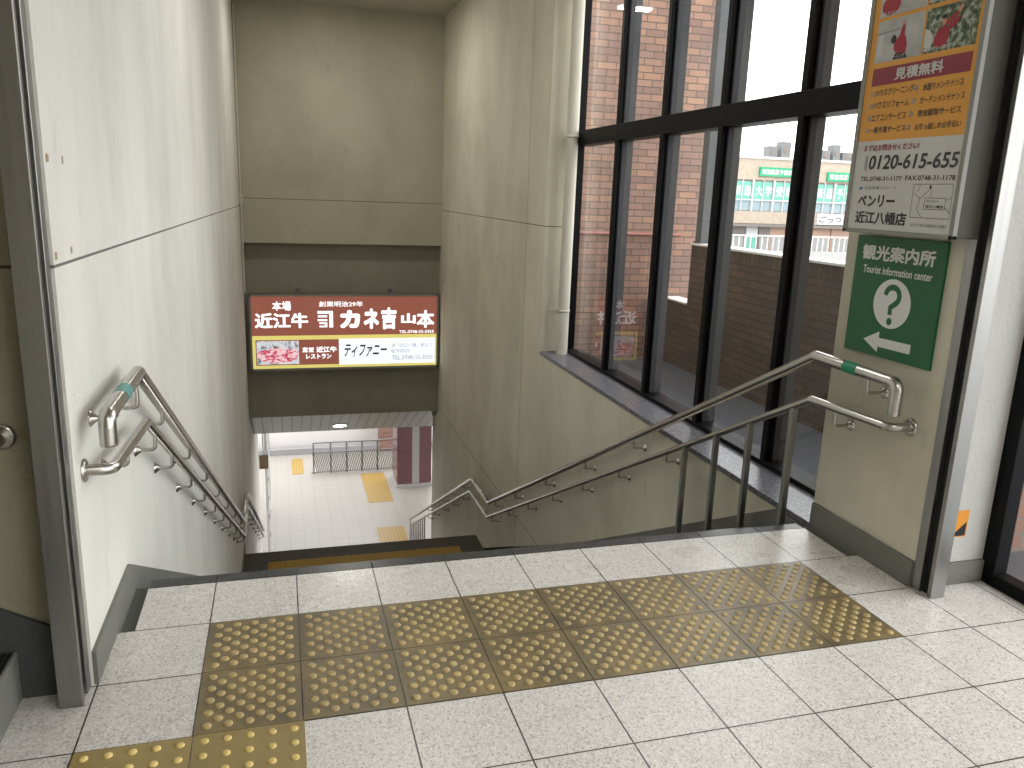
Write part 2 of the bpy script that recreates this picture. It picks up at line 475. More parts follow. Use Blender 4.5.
# upper flight, landing, lower flight
def flight(name, y, z, tr, ri, count, label, x1=2.712):
    t = thing(name, (1.2, y, z), label, 'stairs')
    for k in range(count):
        x0 = wl(y + tr*(k+1) + .03) + .003
        s = MB(); s.box(x0, x1, y + tr*k, y + tr*(k+1) + .02, z - ri*(k+1) - .12, z - ri*(k+1))
        st = s.build('tread', M['stairgranite'], t)
        e = MB(); e.box(x0, x1, y + tr*(k+1) - .05, y + tr*(k+1) + .021, z - ri*(k+1) - .02, z - ri*(k+1) + .003)
        e.build('nosing', M['nosing'], st)
    return t
flight('staircase', Y0, 0, TR, RI, 18, 'upper dark granite flight leading down from the station floor')
flight('staircase', YL1 + .02, ZL, TR2, RI2, 16, 'lower dark granite flight leading from the landing to the pale tiled hall')
l = MB(); l.box(-.29, XR, YL0, YL1, ZL-.3, ZL)
struct(l.build('floor_landing', M['stairgranite']))
for i in range(8):
    s = MB(); s.box(.02 + i*.3, .317 + i*.3, YL1-.62, YL1-.30, ZL, ZL+.004)
    for a in range(5):
        for b in range(5):
            s.lathe((.05 + i*.3 + a*.059, YL1-.58 + b*.06, ZL+.004), (0,0,1), [(0,.014),(.004,.010)], 8)
    tag(s.build('tactile_tile', M['tact_stair']), ('shaded brownish yellow tactile tile on the stair landing, %s from the pale wall' % ORDS[i]), 'tactile tile', 'tactile tiles on the stair landing')

# skirtings that follow the stairs
def skirt(name, xw, d):
    s = MB(); t = .014*d
    sl = RI/TR
    pr = [(-.30, .0), (-.30, .112), (.30, .112), (YL0+.0, .112 - sl*(YL0-.30)), (YL1+.2, .112-sl*(YL0-.30)), (YL1+.2, ZL-.3), (YL0, ZL-.3), (.45, -.40), (0.0, -.05)]
    s.prism([(xw(y), y, z) for y, z in pr], (t, 0, 0))
    if d < 0:
        s = MB(); s.prism([(xw(y), y, z) for y, z in ((-.30,0), (-.30,.112), (.353,.112), (.353,-.04), (0,-.04))], (t, 0, 0))
        yk = YL0 - .0; zk = .112 - sl*(yk-.35)
        s.prism([(xw(y), y, z) for y, z in ((.353,-.036), (.634,-.036), (YL1+.2, .112-sl*(YL1-.15)), (YL1+.2, ZL-.3), (YL0, ZL-.3), (.40, -.5))], (t, 0, 0))
    struct(s.build(name, M['skirt'], bevel=.002))
skirt('baseboard_left', wl, 1); skirt('baseboard_right', lambda y: XR, -1)

# ------------------------------------------------------------------ setting: walls
w = MB()
w.hexa([(XL-.25,-.30,-6),(XL,-.30,-6),(wl(12.9),12.9,-6),(XL-.25,12.9,-6)], [(XL-.25,-.30,4.2),(XL,-.30,4.2),(wl(12.9),12.9,4.2),(XL-.25,12.9,4.2)])
struct(w.build('wall_left', M['wall_pale']))
w = MB()
w.mi = 1; w.box(XR, 3.05, -.30, .355, -6, 4.2); w.mi = 0
w.box(XR, 3.0, .355, 4.665, -6, -.035)
w.box(XR, 3.02, 4.665, 10.4, -6, 4.2)
w.box(XR, 3.05, .355, 4.665, 3.55, 4.2)
struct(w.build('wall_right', [M['wall_right'], M['wall_plain']]))
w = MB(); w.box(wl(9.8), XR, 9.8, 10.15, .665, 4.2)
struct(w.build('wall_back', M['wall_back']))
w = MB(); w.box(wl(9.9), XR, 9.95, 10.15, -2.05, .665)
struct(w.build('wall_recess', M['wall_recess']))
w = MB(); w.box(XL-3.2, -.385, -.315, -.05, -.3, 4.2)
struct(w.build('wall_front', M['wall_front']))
w = MB(); w.box(2.78, 3.054, -.312, -.28, 0, 2.75); struct(w.build('wall_jamb', M['wall_jamb']))
w = MB(); w.box(2.783, 3.048, -.325, -.311, 0, .098); struct(w.build('baseboard_jamb', M['skirt'], bevel=.002))
w = MB(); w.box(-3.5, 3.1, -.42, -.30, 2.75, 4.2); struct(w.build('wall_header', M['wall_plain']))
w = MB(); w.box(-3.6, 3.15, -7.2, -7.0, -.25, 3.1); w.box(-3.7, -3.5, -7.2, -.3, -.25, 3.1)
struct(w.build('wall_concourse', M['wall_plain']))
c = MB(); c.box(XL, XR+.3, -.30, 10.15, 4.0, 4.25); struct(c.build('ceiling', M['ceiling']))
c = MB(); c.box(-3.6, 3.2, -7.2, -.42, 2.9, 3.1); struct(c.build('ceiling_concourse', M['ceiling']))
c = MB(); sl = .52
c.prism([(wl(10), 9.952, -2.053), (wl(10), 11.16, -2.05-sl*1.21), (wl(10), 11.16, -2.05-sl*1.21+.14), (wl(10), 10.2, -2.053)], (XR-wl(10)+.25, 0, 0))
struct(c.build('ceiling_soffit', M['strips']))
c = MB(); c.box(-8, 9, 11.16, 16.2, -2.68, -2.5); struct(c.build('ceiling_hall', M['strips']))
# skirting of the stairs rising beside the shutter guide
s = MB(); s.prism([(-.386,-.316,0), (-.386,-.316,.213), (-1.9,-.316,1.07), (-1.9,-.316,0)], (0,-.012,0))
struct(s.build('baseboard_front', M['skirt_dark']))
side = thing('staircase', (-1.2, -1.1, 0), 'short grey stairs rising beside the steel shutter guide and the mottled wall', 'stairs')
for k in range(4):
    s = MB(); s.box(-.495-.28*(k+1), -.495-.28*k, -1.9, -.33, 0, .158*(k+1))
    st = s.build('tread', M['skirt'], side, bevel=.006)
    e = MB()
    for q in range(4): e.box(-.515-.28*k-.016*q, -.504-.28*k-.016*q, -1.88, -.345, .158*(k+1), .158*(k+1)+.005)
    e.build('grip_strip', M['black'], st)

# ------------------------------------------------------------------ shutter guides
def guide(x0, x1, d, label):
    t = thing('shutter_guide', ((x0+x1)/2, -.36, 0), label, 'shutter guide')
    xo, xi = (x0, x1) if d > 0 else (x1, x0)
    lo, hi = sorted((xo, xi))
    a = MB(); a.box(lo, hi, -.408, -.388, 0, 2.75); a.build('front_flange', M['steel_guide'], t, bevel=.002)
    lip = sorted((xi, xi - d*.008))
    a = MB(); a.box(lo, hi, -.345, -.302, 0, 2.75); a.build('rear_flange', M['steel_guide'], t, bevel=.002)
    core = sorted((xo, xi - d*.022))
    a = MB(); a.box(core[0], core[1], -.388, -.345, 0, 2.75); a.build('slot', M['black'], t)
guide(-.382, -.318, 1, 'tall stainless shutter guide at the end of the pale wall')
guide(2.712, 2.778, -1, 'tall stainless shutter guide at the edge of the pillar with the signs')

# ------------------------------------------------------------------ tactile tiles
def stud(s, x, y, z, r, h, n=14):
    s.lathe((x, y, z), (0,0,1), [(0, r), (h*.45, r*.93), (h*.8, r*.7), (h, r*.38)], n)
old = MB(); old.box(.0018, .2982, -.3082, -.0018, 0, .002); old.mi = 1
for i in range(9):
    cnt = 5 if i % 2 == 0 else 4
    for j in range(cnt):
        stud(old, .034 + (j + (0 if cnt == 5 else .5))*.058, -.034 - i*.0302, .002, .0142, .005)
proto = None
ORD = ['first', 'second', 'third', 'fourth', 'fifth', 'sixth', 'seventh']
for r in range(2):
    for i in range(8):
        rowtxt = 'row nearest the staircase' if r == 0 else 'row farther from the staircase'
        if i == 7: lab = 'worn yellow tactile tile at the pillar end of the ' + rowtxt
        else: lab = 'worn yellow tactile tile, %s from the pale wall in the %s' % (ORD[i], rowtxt)
        if proto is None:
            o = proto = old.build('tactile_tile', [M['tact_old'], M['tact_old_stud']])
        else:
            o = proto.copy(); COL.objects.link(o)
        o.location = (i*.3, -r*.31, 0)
        tag(o, lab, 'tactile tile', 'worn tactile tiles across the head of the stairs')
new = MB(); new.box(.001, .299, -.309, -.001, 0, .004); new.mi = 1
for i in range(5):
    for j in range(5):
        stud(new, .03 + i*.06, -.032 - j*.0615, .004, .0125, .005, 16)
pn = new.build('tactile_tile', [M['tact_new'], M['tact_new_stud']], bevel=0)
pn.location = (.004, -.622, 0)
tag(pn, 'brighter yellow square-studded tactile tile adjoining the worn double row', 'tactile tile', 'brighter tactile tiles on top of the floor')
o = pn.copy(); COL.objects.link(o); o.location = (-.298, -.624, 0)
tag(o, 'brighter yellow square-studded tactile tile nearest the steel shutter guide', 'tactile tile', 'brighter tactile tiles on top of the floor')

# ------------------------------------------------------------------ handrails
def rail_z(y, ztop):
    return ztop - RI/TR*.992*(y-.36)
def bracket(parent, x, y, z, xw, r, drop=.075, rusty=False):
    b = MB(); d = 1 if xw > x else -1
    b.tube(fillet([(x, y, z-r*.6), (x, y, z-drop), (xw - d*.004, y, z-drop)], .02), .0075, 10)
    br = b.build('bracket', M['steel'], parent)
    fl = MB(); fl.lathe((xw, y, z-drop), (-d, 0, 0), [(-.002,.026), (.004,.026), (.010,.019), (.024,.009)], 18)
    fl.build('flange', M['rust'] if rusty else M['steel'], br)
    return br
def handrail(side, upper, label):
    low = side < 0 and not upper
    xr = (lambda y: 2.625) if side > 0 else (lambda y: -.232 + .0035*max(0, y))
    xw = (lambda y: XR) if side > 0 else wl
    r = .025 if upper else .0185
    zt = .828 if upper else (.612 if low else .624)
    zb = -2.165 if upper else -2.375
    yb, yc = (6.12, 7.02) if upper else (6.17, 7.1)
    ze, ye = (-4.935, 12.24) if upper else (-5.06, 12.24)
    t = thing('handrail', (xr(0), -.16, 0), label, 'handrail')
    P = lambda y, z: (xr(y), y, z)
    if upper:
        yv = -.165 if side > 0 else -.205
        ze0 = .70 if side > 0 else .738
        a = [P(yv, ze0), P(yv, zt-.005), P(.36, zt), P(yb, zb), P(yc, zb-.02), P(ye, ze)]
        rads = [.035, .012, .012, .012]
    else:
        yf = -.195 if low else -.172
        a = [(xw(-.2) , yf, .655 if low else .641), (xr(0), yf+.015, .65 if low else .638), P(.46 if low else .35, zt), P(yb, zb), P(yc, zb-.01), P(ye, ze)]
        rads = [.065, .012, .012, .012]
    m = MB(); m.tube(fillet(a, rads), r, 18)
    tube = m.build('rail', M['steel'], t)
    if upper:
        s = MB(); y0, y1 = ((.065, .15) if side > 0 else (.01, .10))
        s.tube([P(y0, zt-.0025), P(y1, zt-.0020)], r+.0012, 18)
        s.build('grip_sleeve', M['sleeve'] if side > 0 else M['sleeve_teal'], t, label='green sleeve')
        s = MB(); s.lathe(P(yv, ze0), (0,0,-1), [(0, r+.0005), (.006, r-.001)], 18); s.build('end_cap', M['steel'], t)
    else:
        s = MB(); s.lathe((xw(-.2), yf, .655 if low else .641), (-side,0,0), [(-.001,.036), (.006,.036), (.010,.030)], 24); s.build('end_flange', M['steel'], t)
    if upper:
        ys = [-.06, .30, .85, 1.69, 2.5, 3.3, 4.1, 4.9, 5.7] if side < 0 else [0.0, 2.2, 3.08, 4.04, 5.03, 5.8]
    else:
        ys = [.05, .62, 1.05, 1.69, 2.31, 2.95, 3.6, 4.25, 4.9, 5.5, 5.98] if side < 0 else [.174, 1.707, 2.414, 3.111, 3.835, 4.55, 5.25, 5.95]
    yt = .46 if low else .37; sl1 = (zb-zt)/(yb-yt); sl2 = (ze-zb)/(ye-yc)
    for i, y in enumerate(ys):
        z = zt + (.02 if low and y < .2 else 0) if y < yt else zt + sl1*(y-yt)
        bracket(t, xr(y), y, z, xw(y), r, (.115 if .2 < y < .35 else .05 if y < .2 and side < 0 else .085) if upper else (.05 if low and y < .2 else .075), upper and i == 1 and side < 0)
    for y in (6.6, 7.5, 8.2, 8.9, 9.6, 10.2) + ((11.0, 11.7) if side < 0 else ()):
        z = zb - .01 if y < 7 else zb + sl2*(y-yc)
        bracket(t, xr(y), y, z, xw(y), r)
    if side > 0 and not upper:
        for y in (.47, .815, 1.135, 1.475):
            k = int((y-Y0)/TR)
            b = MB(); b.box(2.61, 2.64, y-.014, y+.014, -RI*(k+1), zt + sl1*(y-.37) - .012)
            b.build('post', M['steel_guide'], t, bevel=.002)
        for q in range(9):
            y = 10.55 + q*.205; k = int((y-YL1-.02)/TR2)
            b = MB(); b.tube([(2.625, y, max(ZF, ZL-RI2*(k+1))), (2.625, y, zb + sl2*(y-yc) + (.12 if q == 8 else -.01))], .016, 10)
            b.build('post', M['steel'], t)
    return t
handrail(1, True, 'thick upper steel handrail with bright green sleeve beside the window and pillar')
handrail(1, False, 'thinner lower steel handrail standing on posts beside the granite sill')
handrail(-1, True, 'thick upper steel handrail with faded teal sleeve on the pale wall')
handrail(-1, False, 'thinner lower steel handrail with round flange on the pale wall')
# end of the rail of the side stairs
t = thing('handrail', (-.47, -.316, .805), 'handrail end with round flange on the mottled wall behind the shutter guide', 'handrail')
s = MB(); s.tube(fillet([(-.475,-.316,.806), (-.475,-.40,.806), (-.62,-.42,.87), (-1.4,-.42,1.31)], .05), .0185, 14); s.build('rail', M['steel'], t)
s = MB(); s.lathe((-.475,-.3155,.806), (0,-1,0), [(0,.037),(.006,.037),(.01,.03)], 24); s.build('end_flange', M['steel'], t)

# ------------------------------------------------------------------ window with granite sill, pipe
s = MB(); s.box(2.708, XG+.16, .355, 4.665, -.034, 0)
so = s.build('window_sill', M['sill'], bevel=.004); tag(so, 'speckled grey granite sill below the black framed windows', 'window sill')
ym = [4.56, 3.66, 2.83, 2.0, 1.17, .34]
win = bpy.data.objects.new('window_1', None); COL.objects.link(win); win.location = (XG, 2.5, 0); struct(win)
def bar(lo, hi, z0, z1, d0, d1, mat, name, bv=.003):
    b = MB(); b.box(XG+d0, XG+d1, lo, hi, z0, z1); return b.build(name, mat, win, bevel=bv)
XGL = XG + .05      # pane
bar(.355, 4.60, 0, .03, 0, .15, M['frame'], 'bottom_rail')
bar(.355, 4.60, 1.958, 2.088, 0, .15, M['frame'], 'transom')
bar(.355, 4.60, 3.50, 3.56, 0, .15, M['frame'], 'top_rail')
bar(4.615, 4.663, 0, 3.56, .0, .09, M['frame'], 'jamb'); bar(.35, .37, 0, 3.56, 0, .15, M['frame'], 'jamb')
for i, y in enumerate(ym[1:-1]):
    for z0, z1 in ((.03, 1.958), (2.088, 3.50)):
        w2 = .026
        bar(y-w2, y+w2, z0, z1, .002, .047, M['frame'], 'mullion')
        bar(y-w2*.75, y+w2*.75, z0, z1, .053, .15, M['frame_grey'], 'outer_mullion')
        for e in (-1, 1):
            bar(y+e*(w2+.004)-.006, y+e*(w2+.004)+.006, z0, z1, .035, .0465, M['frame'], 'glazing_bead', 0)
for i in range(5):
    for z0, z1 in ((.03, 1.958), (2.088, 3.50)):
        b = MB(); b.box(XGL-.003, XGL+.003, ym[i+1]+.02, ym[i]-.02 if i else 4.61, z0-.004, z1+.004)
        b.build('pane', M['glass'], win)
t = thing('drain_pipe', (2.892, 4.53, 0), 'cream painted drain pipe standing on the granite sill in the wall corner', 'pipe')
s = MB(); s.tube([(2.892, 4.53, 0), (2.892, 4.53, 3.5)], .056, 24); s.build('pipe', M['pipe'], t)
for z in (.42, 2.03, 3.25):
    s = MB(); s.lathe((2.892, 4.53, z-.012), (0,0,1), [(0,.0575),(.001,.060),(.023,.060),(.024,.0575)], 24)
    s.box(2.884, 2.90, 4.58, 4.664, z-.012, z+.012)
    s.build('clip', M['pipe'], t)
t = thing('conduit', (wl(9.7)+.02, 9.74, 0), 'thin pale conduit running down the far wall corner', 'pipe')
s = MB(); s.tube([(wl(9.7)+.018, 9.775, -.07), (wl(9.7)+.018, 9.775, 3.9)], .014, 10); s.build('conduit_pipe', M['pipe'], t)
s = MB(); s.box(wl(9.7)+.002, wl(9.7)+.05, 9.76, 9.799, 1.24, 1.36); s.build('junction_box', M['pipe'], t)

# glazed wall beside the camera's way
win2 = bpy.data.objects.new('window_2', None); COL.objects.link(win2); win2.location = (3.08, -2, 0); struct(win2)
def bar2(x0, x1, y0, y1, z0, z1, mat, name):
    b = MB(); b.box(x0, x1, y0, y1, z0, z1); return b.build(name, mat, win2, bevel=.003)
bar2(3.05, 3.12, -6.95, -.315, 0, .055, M['frame'], 'bottom_rail'); bar2(3.05, 3.12, -6.95, -.315, 2.78, 2.9, M['frame'], 'top_rail')
for y in (-.375, -1.9, -3.4, -4.9, -6.4): bar2(3.048, 3.118, y, y+(.072 if y > -1 else .06), .055, 2.78, M['frame'], 'mullion')
for a, b_ in ((-1.9+.06, -.375), (-3.4+.06, -1.9), (-4.9+.06, -3.4), (-6.4+.06, -4.9)):
    bar2(3.085, 3.091, a-.01, b_+.01, .045, 2.79, M['glass'], 'pane')

# ------------------------------------------------------------------ terrace outside
s = MB(); s.box(3.05, 4.95, -.1, 6.15, -.6, -.42); struct(s.build('floor_terrace', M['terrace']))
s = MB(); s.box(3.12, 4.95, -7.2, -.1, -.4, -.01); struct(s.build('floor_balcony', M['terrace']))
s = MB(); s.box(3.02, 5.19, 6.15, 6.45, -6, 4.8); struct(s.build('wall_brick_end', M['brick_end']))
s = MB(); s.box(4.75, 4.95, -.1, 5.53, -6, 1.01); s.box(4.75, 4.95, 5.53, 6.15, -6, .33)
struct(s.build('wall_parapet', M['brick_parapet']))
s = MB(); s.box(3.05, 4.75, -.1, .10, -.6, 4.2); struct(s.build('wall_brick_outer', M['brick_outer']))
t = thing('coping', (4.85, 2.7, 1.01), 'white metal coping along the top of the shaded brick parapet outside', 'coping')
s = MB(); s.box(4.735, 4.965, -.1, 5.54, 1.01, 1.035); s.build('cap_sheet', M['cap'], t, bevel=.003)
t = thing('coping', (4.85, 5.85, .33), 'short white coping on the low wall in the parapet gap', 'coping')
s = MB(); s.box(4.735, 4.965, 5.55, 6.15, .33, .35); s.build('cap_sheet', M['cap'], t, bevel=.003)
t = thing('steel_post', (4.87, 5.40, 1.03), 'grey weathered steel post rising from the parapet end near the brick wall', 'post')
s = MB(); s.box(4.765, 4.90, 5.37, 5.50, 1.035, 4.8); s.build('column', M['frame_grey'], t, bevel=.004)
s = MB(); s.box(4.752, 4.913, 5.357, 5.513, 1.035, 1.055); s.build('base_plate', M['frame_grey'], t)
t = thing('wall_rail', (3.9, 6.1, 1.08), 'thin reddish rail fixed along the sunlit brick end wall outside', 'rail')
s = MB(); s.tube([(3.1, 6.10, 1.09), (4.9, 6.10, 1.09)], .018, 10); s.build('rail', M['redrail'], t)
for x in (3.4, 4.1, 4.7):
    s = MB(); s.tube([(x, 6.10, 1.09), (x, 6.15, 1.09)], .01, 8); s.build('bracket', M['redrail'], t)
t = thing('gutter_pipe', (4.66, 6.1, -.42), 'slim dark gutter pipe against the brick end wall in the parapet gap', 'pipe')
s = MB(); s.tube([(4.70, 6.11, -.42), (4.70, 6.11, 1.06)], .02, 10); s.build('pipe', M['frame_grey'], t)

# ------------------------------------------------------------------ lit sign on the far wall
YS = 9.83
t = thing('lit_sign', (1.25, 9.9, -1.28), 'wide lit brown and white restaurant sign hung on the far wall', 'sign')
s = MB(); s.box(-.205, 2.69, YS+.012, 9.93, -1.285, -.098); s.build('case', M['alu_dark'], t, bevel=.004)
s = MB()
for a in ((-.205, 2.69, -.132, -.098), (-.205, 2.69, -1.285, -1.245), (-.205, -.170, -1.285, -.098), (2.655, 2.69, -1.285, -.098)):
    s.box(a[0], a[1], YS-.006, YS+.02, a[2], a[3])
s.build('frame', M['boxframe'], t, bevel=.003)
def panel(x0, x1, z0, z1, y, mat, name):
    b = MB(); b.box(x0, x1, y, y+.012, z0, z1); return b.build(name, mat, t)
panel(-.18, 2.665, -.735, -.125, YS, M['lit_brown'], 'brown_panel')
panel(-.18, 2.665, -1.255, -.735, YS, M['lit_yellow'], 'yellow_border')
panel(-.125, 1.115, -1.195, -.80, YS-.002, M['lit_brown'], 'lower_brown_panel')
panel(1.115, 2.63, -1.205, -.795, YS-.002, M['lit_white'], 'white_panel')
ph = panel(-.11, .51, -1.18, -.815, YS-.004, M['lit_plate'], 'dish_photo')
import mathutils
b = MB(); pts = [(.20+.30*math.cos(a)*(1+.08*math.sin(3*a)), YS-.005, -1.045+.125*math.sin(a)*(1+.1*math.cos(2*a))) for a in [2*PI*i/28 for i in range(28)]]
b.face(pts[::-1]); b.build('meat_slices', M['lit_meat'], ph)
UX, UZ = (1,0,0), (0,0,1)
def bs(txt, x0, x1, z0, z1, mat='lit_letter', off=.03, y=YS-.0015, shear=0):
    lettering(txt, t, M[mat], (x0, y, z0), UX, UZ, x1-x0, z1-z0, off, shear=shear)
bs('本場', .135, .411, -.35, -.205, off=.022)
bs('近江牛', -.125, .66, -.62, -.385, off=.036)
bs('創業明治29年', .823, 1.491, -.292, -.208, off=.012)
# company mark: roof stroke over a mouth shape
b = MB(); y = YS-.0015
for p in ([(.80,-.357),(1.032,-.357),(1.032,-.615),(.975,-.615),(.975,-.40),(.80,-.40)],
          [(.805,-.425),(.945,-.425),(.945,-.455),(.805,-.455)], [(.80,-.485),(.945,-.485),(.945,-.515),(.80,-.515)],
          [(.825,-.535),(.945,-.535),(.945,-.61),(.825,-.61),(.825,-.585),(.91,-.585),(.91,-.56),(.825,-.56)]):
    b.face([(q[0], y, q[1]) for q in p][::-1])
b.build('company_mark', M['lit_letter'], t)
bs('カ', 1.135, 1.445, -.63, -.345, off=.065); bs('ネ', 1.498, 1.739, -.645, -.322, off=.055); bs('吉', 1.77, 2.015, -.655, -.305, off=.05)
bs('山', 2.084, 2.318, -.565, -.40, off=.05); bs('本', 2.332, 2.618, -.635, -.35, off=.035)
bs('TEL.0748-33-3355', 2.054, 2.611, -.718, -.672, off=.02)
bs('直営', .559, .735, -1.0, -.92, y=YS-.004, off=.03); bs('近江牛', .77, 1.082, -1.005, -.912, y=YS-.004, off=.04)
bs('レストラン', .615, .998, -1.104, -1.026, y=YS-.004, off=.04)
bs('ティファニー', 1.199, 1.861, -1.085, -.885, 'lit_dark', .02, YS-.004, .35)
bs('JR「近江八幡」駅より', 1.938, 2.59, -.953, -.878, 'lit_grey', .0, YS-.004)
bs('徒歩約3分', 1.923, 2.243, -1.034, -.968, 'lit_grey', .0, YS-.004)
bs('TEL.0748-33-3055', 1.938, 2.593, -1.146, -1.075, 'lit_grey', .0, YS-.004)
for x in (.52, 1.92):
    b = MB(); b.box(x-.03, x+.03, 9.86, 9.955, -.10, -.03); b.build('hanger', M['alu_dark'], t)

# ------------------------------------------------------------------ advertising box and green sign on the pillar
XP = 2.598
t = thing('sign_box', (2.65, -.05, 1.40), 'tall orange and white advertising box on the pillar above the green sign', 'sign')
s = MB(); s.box(XP+.01, 2.714, -.348, .243, 1.402, 2.72); s.build('case', M['boxside'], t, bevel=.004)
s = MB()
for a in ((-.352, .246, 1.398, 1.414), (-.352, .246, 2.706, 2.722), (-.352, -.331, 1.398, 2.722), (.224, .246, 1.398, 2.722)):
    s.box(XP-.006, XP+.014, a[0], a[1], a[2], a[3])
s.build('frame', M['boxframe'], t, bevel=.002)
def pp(y0, y1, z0, z1, mat, name, lift=0, parent=None):
    b = MB(); b.box(XP-lift, XP+.012, y1, y0, z0, z1); return b.build(name, M[mat], parent or t)
pp(.226, -.333, 1.412, 1.763, 'poster_white', 'white_panel'); pp(.226, -.333, 1.763, 2.708, 'orange', 'orange_panel')
pp(.187, -.309, 1.975, 2.041, 'crimson', 'title_band', .001)
UY = (0,-1,0)
def sg(txt, y0, y1, z0, z1, mat='ink', off=.0, name='lettering', x=XP-.0015, shear=0, par=None):
    lettering(txt, par or t, M[mat], (x, y0, z0), UY, UZ, y0-y1, z1-z0, off, name, shear)
sg('見積無料', .060, -.185, 1.986, 2.031, 'poster_white', .03, x=XP-.002)
rows = [('ハウスクリーニング', .156, -.052, 1.932, 1.962), ('ハウスリフォーム', .158, -.036, 1.885, 1.913), ('エアコンサービス', .160, -.030, 1.838, 1.865), ('一般作業サービス', .162, -.036, 1.791, 1.817),
        ('水廻りメンテナンス', -.098, -.289, 1.930, 1.957), ('ガーデンメンテナンス', -.092, -.303, 1.884, 1.911), ('害虫駆除サービス', -.090, -.296, 1.838, 1.864), ('お引っ越しのお手伝い', -.085, -.306, 1.790, 1.814)]
for q in rows: sg(q[0], q[1], q[2], q[3], q[4], 'ink', .012)
for i in range(8):
    y = (.172 + .002*(i % 4)) if i < 4 else -.062 + .004*(i % 4)
    z = 1.946 - .047*(i % 4)
    b = MB(); b.lathe((XP, y, z), (-1,0,0), [(0,.0105),(.0008,.0105)], 14); bo = b.build('service_icon', M['ink_grey'], t)
    b = MB(); b.box(XP-.0016, XP, y-.005, y+.005, z-.002, z+.004); b.build('pictogram', M['orange'], bo)
sg('まずはお問合せください!', .179, -.123, 1.722, 1.748, 'ink_red', .015)
sg('0120-615-655', .140, -.322, 1.650, 1.706, 'ink', .022, shear=.12)
b = MB(); b.box(XP-.001, XP, .150, .166, 1.647, 1.706); fd = b.build('dial_mark', M['ink_grey'], t)
sg('フ\nリ\nー', .164, .152, 1.652, 1.701, 'poster_white', 0, x=XP-.0018, par=t)
sg('TEL.0748-31-1177', .178, -.055, 1.606, 1.623, 'ink', .012); sg('FAX.0748-31-1178', -.075, -.319, 1.607, 1.625, 'ink', .012)
b = MB(); b.face([(XP-.0015, q[0], q[1]) for q in ((.180,1.572),(.171,1.586),(.166,1.572))]); b.face([(XP-.0015, q[0], q[1]) for q in ((.170,1.574),(.160,1.586),(.158,1.574))])
b.build('company_mark', M['ink_blue'], t)
sg('中島商事グループ', .148, -.034, 1.571, 1.586, 'ink_grey', .005)
sg('ベンリー', .176, -.036, 1.503, 1.551, 'ink', .035); sg('近江八幡店', .181, -.110, 1.436, 1.486, 'ink', .035)
sg('近江八幡市鷹飼町18番2', -.134, -.312, 1.436, 1.449, 'ink_grey', .005)
b = MB()
def seg(p, q, w=.0016):
    p, q = Vector((0, *p)), Vector((0, *q)); d = (q-p).normalized(); nrm = Vector((0, -d.z, d.y))*w/2
    b.face([(XP-.0015, v.y, v.z) for v in (p+nrm, q+nrm, q-nrm, p-nrm)])
for p, q in (((-.124,1.593),(-.316,1.593)), ((-.316,1.593),(-.318,1.470)), ((-.318,1.470),(-.126,1.470)), ((-.126,1.470),(-.124,1.593)),
             ((-.19,1.543),(-.29,1.543)), ((-.29,1.543),(-.29,1.502)), ((-.29,1.502),(-.19,1.502)), ((-.19,1.502),(-.19,1.543)),
             ((-.13,1.56),(-.165,1.54)), ((-.165,1.54),(-.155,1.50)), ((-.155,1.50),(-.185,1.47)), ((-.165,1.54),(-.21,1.575)), ((-.21,1.575),(-.21,1.593)), ((-.215,1.543),(-.218,1.575)), ((-.29,1.51),(-.317,1.49)), ((-.29,1.535),(-.317,1.545)), ((-.16,1.59),(-.15,1.565))):
    seg(p, q)
b.build('route_map', M['ink'], t)
sg('ベンリー', -.198, -.255, 1.526, 1.537, 'ink', .02); sg('近江八幡店', -.198, -.284, 1.507, 1.518, 'ink', .02)
b = MB(); b.face([(XP-.0015, y, z) for y, z in ((-.205,1.588),(-.214,1.588),(-.214,1.576),(-.205,1.576))]); b.build('map_mark', M['ink'], t)
# four printed photographs
def photo(y0, y1, z0, z1, mat, name): return pp(y0, y1, z0, z1, mat, name, .001)
def blob(par, mat, cy, cz, ry, rz, name, lift=.002, tilt=0):
    bb = MB(); pts = []
    for i in range(18):
        a = 2*PI*i/18; u, v_ = ry*math.cos(a), rz*math.sin(a)
        pts.append((XP-lift, cy + u*math.cos(tilt)-v_*math.sin(tilt), cz + u*math.sin(tilt)+v_*math.cos(tilt)))
    bb.face(pts); bb.build(name, M[mat], par)
p1 = photo(.188, -.058, 2.062, 2.217, 'interior_photo', 'cleaning_photo')
def cut(par, mat, pts, name, lift=.002):
    bb = MB(); bb.face([(XP-lift, y, z) for y, z in pts]); bb.build(name, M[mat], par)
cut(p1, 'ink_grey', [(.186,2.175),(.06,2.178),(.06,2.171),(.186,2.168)], 'printed_shelf')
cut(p1, 'poster_white', [(.180,2.165),(.150,2.165),(.150,2.085),(.175,2.085)], 'printed_cabinet')
cut(p1, 'photo_red', [(.085,2.130),(.062,2.150),(.030,2.145),(.018,2.110),(.022,2.082),(.070,2.085),(.088,2.105)], 'printed_shirt', .0021)
cut(p1, 'photo_red', [(.062,2.150),(.052,2.185),(.038,2.187),(.036,2.146)], 'printed_sleeve', .0022)
cut(p1, 'photo_skin', [(.053,2.184),(.057,2.200),(.046,2.204),(.039,2.186)], 'printed_hand', .0023)
blob(p1, 'photo_hair', .092, 2.140, .014, .016, 'printed_head', .0024)
cut(p1, 'photo_hair', [(.075,2.086),(.020,2.084),(.010,2.064),(.085,2.064)], 'printed_trousers', .0024)
p2 = photo(-.068, -.312, 2.062, 2.217, 'leafy', 'gardening_photo')
cut(p2, 'poster_white', [(-.07,2.15),(-.07,2.085),(-.105,2.075),(-.115,2.11),(-.095,2.14)], 'printed_sky', .0015)
